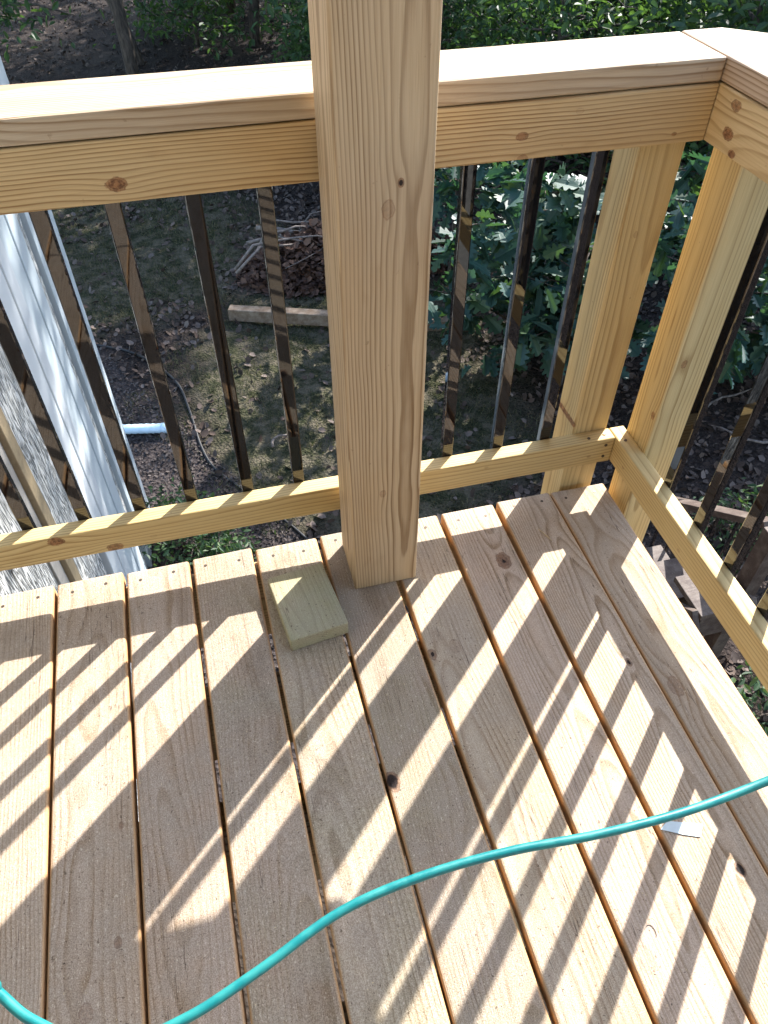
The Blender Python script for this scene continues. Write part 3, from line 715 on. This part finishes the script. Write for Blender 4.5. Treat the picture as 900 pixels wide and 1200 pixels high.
def sapling(base, H, nb, spread, n_ind, n_bulk, size, label, seed):
    r_ = random.Random(seed); t = empty('oak_sapling', tuple(base), label, 'sapling', 'oak saplings at the edge of the wood')
    sets = limb_set(Vector((0, 0, 0)), H, nb, spread, .028, r_, .15)
    link('trunk', join_tubes('trunk', sets), BARK, t, Matrix.Translation(base))
    P = leaf_cloud(sets, n_ind + n_bulk, .07, seed); R_ = rand_rots(len(P), .45); s = npr.uniform(size * .65, size * 1.25, len(P))
    d = [(Vector(P[i]) + base - CAM).length / s[i] for i in range(len(P))]
    o_ = np.argsort(d)
    for q in o_[:n_ind]:
        M = Matrix.Translation(base + Vector(P[q])) @ Matrix(R_[q].tolist()).to_4x4() @ Matrix.Scale(s[q], 4)
        link('leaf', oak_leaf_me[q % 4], None, t, M)
    b_ = o_[n_ind:]
    fo = link('foliage', scatter('foliage', 'oak', P[b_], s[b_], R_[b_], None), LEAF_OAK, t, Matrix.Translation(base)); fo['kind'] = 'stuff'
for a, b, H, nb, sp, ni, nbk, sz, lab, sd in (
        (585, 430, 1.75, 16, .95, 230, 300, .23, 'bushy oak sapling with broad lobed leaves behind the two right balusters of the back railing', 1),
        (650, 455, 1.2, 12, .62, 170, 140, .20, 'low oak sapling with lobed leaves in front of a sunny leaf patch', 2),
        (770, 470, 2.1, 16, .9, 180, 300, .21, 'oak sapling showing between the two corner posts', 3),
        (900, 470, 1.0, 12, .7, 150, 100, .18, 'small oak sapling rising from the leaf litter past the side railing', 4),
        (520, 330, 2.0, 16, 1.0, 140, 280, .20, 'oak sapling growing beside the brush pile', 5)):
    sapling(gp(a, b), H, nb, sp, ni, nbk, sz, lab, sd)
def shrub(base, H, spread, n, size, label, seed, kind='oval', mat=None, name='shrub', nb=18, grp=None):
    r_ = random.Random(seed); t = empty(name, tuple(base), label, name.replace('_', ' '), grp)
    sets = limb_set(Vector((0, 0, 0)), H, nb, spread, .015, r_, .2, .05)
    link('stem', join_tubes('stem', sets, 5), BARK, t, Matrix.Translation(base))
    P = leaf_cloud(sets, n, .05, seed); P[:, 2] = np.maximum(P[:, 2], .02)
    fo = link('foliage', scatter('foliage', kind, P, npr.uniform(size * .6, size * 1.3, n), rand_rots(n, .3), None), mat or LEAF_B, t, Matrix.Translation(base)); fo['kind'] = 'stuff'
shrub(gp(215, 645), .42, .42, 900, .05, 'low dark green leafy plant at the foot of the house wall', 21, name='garden_plant')
shrub(gp(262, 655), .30, .30, 400, .05, 'small green plant below the bottom rail beside the mulch bed', 22, name='garden_plant')
shrub(gp(840, 620), .25, .3, 300, .05, 'small green weed at the foot of the lower stairs', 23, name='weed')
shrub(gp(900, 640), .5, .35, 350, .06, 'pale green weed in the leaf litter past the side railing', 24, name='weed')
shrub(gp(898, 850), .5, .3, 350, .06, 'bright green weed just outside the side railing below the deck', 25, name='weed')

# understory and trees of the wood
def tree_proto(seed, H, nb, spread, nleaf, size, low, r0):
    r_ = random.Random(seed); sets = limb_set(Vector((0, 0, 0)), H, nb, spread, r0, r_, .08, low)
    tr = join_tubes('trunk', sets, 7); tr.materials.append(BARK)
    P = leaf_cloud(sets, nleaf, .16 * spread ** .5, seed, from_t=.2)
    cr = scatter('crown', 'oval', P, npr.uniform(size * .6, size * 1.3, nleaf), rand_rots(nleaf, .4), LEAF_A)
    return tr, cr
TREES = [tree_proto(31, 9.0, 26, 2.6, 4200, .17, .30, .13), tree_proto(32, 8.0, 24, 2.3, 4400, .16, .22, .11), tree_proto(33, 10.5, 28, 2.8, 4800, .18, .35, .15)]
TREES.append(tree_proto(34, 11.5, 22, 2.2, 3800, .19, .60, .13))
SHR = [tree_proto(41, 2.6, 22, 1.5, 3000, .12, .04, .04), tree_proto(42, 2.0, 20, 1.4, 2600, .12, .03, .035), tree_proto(43, 3.2, 22, 1.5, 3000, .13, .06, .045)]
def plant(name, proto, x, y, s, rz, label, cat, grp, lean=(0, 0)):
    t = empty(name, (x, y, gz(x, y) - .05), label, cat, grp); t.rotation_euler = (lean[0], lean[1], rz); t.scale = (s, s, s)
    for nm, me in (('trunk', proto[0]), ('crown', proto[1])):
        o = bpy.data.objects.new(nm, me); COL.objects.link(o); o.parent = t
TL = [(5.0, 9.3, 3, .95), (2.4, 10.8, 1, .95), (-3.4, 11.0, 1, .92), (-6.2, 9.6, 0, .9), (-.8, 12.6, 1, 1.0), (4.4, 13.6, 0, .95), (9.4, 10.2, 1, .8), (7.8, 7.4, 1, .62), (-4.2, 14.6, 2, 1.0),
      (8.4, 15.0, 2, 1.0), (12.6, 12.8, 0, .95), (1.2, 17.0, 2, 1.0), (-7.6, 18, 0, 1.1), (5.6, 18.4, 1, 1.1), (11.0, 19.0, 2, 1.0), (16.5, 15.5, 1, 1.1), (-2.6, 20.5, 0, 1.1), (15, 9.5, 2, .8),
      (20, 20, 0, 1.2), (-12, 22, 1, 1.2), (3, 24, 2, 1.2), (10, 25, 0, 1.2), (-6, 26, 2, 1.2), (18, 27, 1, 1.3), (11.5, 7.0, 0, .65)]
for i, (x, y, k, s) in enumerate(TL):
    plant('woodland_tree', TREES[k], x, y, s, i * 1.9, 'tall leafy tree of the wood rising from the leaf litter', 'tree', 'trees of the wood', (rnd.uniform(-.06, .06), rnd.uniform(-.06, .06)))
sx = random.Random(5)
UL = []
for x0, y0 in ((4.2, 8.2), (5.6, 8.8), (3.2, 9.6), (6.8, 9.4), (4.8, 10.4), (8.2, 9.8), (2.0, 10.2), (6.2, 11.4), (9.6, 11.2), (3.6, 12.0), (7.6, 12.6), (11.2, 11.6), (5.2, 13.6), (9.4, 14.0), (12.8, 13.2), (2.4, 14.4),
               (7.0, 15.4), (14.2, 14.6), (11.0, 16.0), (0.2, 14.8), (4.6, 16.4), (13.0, 17.4), (9.0, 17.8), (1.6, 17.6), (6.4, 18.8), (8.0, 6.4), (9.8, 7.8), (6.2, 5.6), (7.0, 4.2), (5.4, 7.2)):
    UL.append((x0 + sx.uniform(-.4, .4), y0 + sx.uniform(-.4, .4)))
for i, (x, y) in enumerate(UL):
    plant('understory_bush', SHR[i % 3], x, y, sx.uniform(.75, 1.15), i * 2.1, 'dense green bush of the woodland understory', 'bush', 'bushes of the woodland understory')
for i, (a, b, s) in enumerate(((168, 82, .045), (300, 60, .06))):
    c = gp(a, b); d = Vector((-.35, .1, 1)) if i == 0 else Vector((.05, .1, 1))
    e = empty('bare_trunk', tuple(c), ('slim dark leaning tree trunk on the shaded slope', 'dark upright bare tree trunk among the shaded bushes')[i], 'tree')
    r_ = random.Random(80 + i)
    link('trunk', tube_mesh([c + d * t * 3.2 + Vector((.05 * math.sin(3 * t), 0, -.1 if t == 0 else 0)) for t in np.linspace(0, 1, 9)], list(np.linspace(s * 1.8, s, 9)), 8), BARK, e, Matrix.Identity(4))
    sets = [([c + d * 3.0, c + d * 3.2], [s, s])] + [([c + d * u * 3.2 + Vector((math.cos(q) * v, math.sin(q) * v, .15 * v)) for v in np.linspace(0, 1.1, 5)], [.02, .016, .012, .008, .004]) for u, q in [(r_.uniform(.4, 1), r_.uniform(0, 6.3)) for _ in range(10)]]
    link('limbs', join_tubes('limbs', sets[1:], 5), BARK, e, Matrix.Identity(4))
    P = leaf_cloud(sets, 700, .12, 90 + i); fo = link('crown', scatter('crown', 'oval', P, npr.uniform(.07, .15, 700), rand_rots(700, .4), None), LEAF_A, e, Matrix.Identity(4))
print('objects', len(bpy.data.objects))
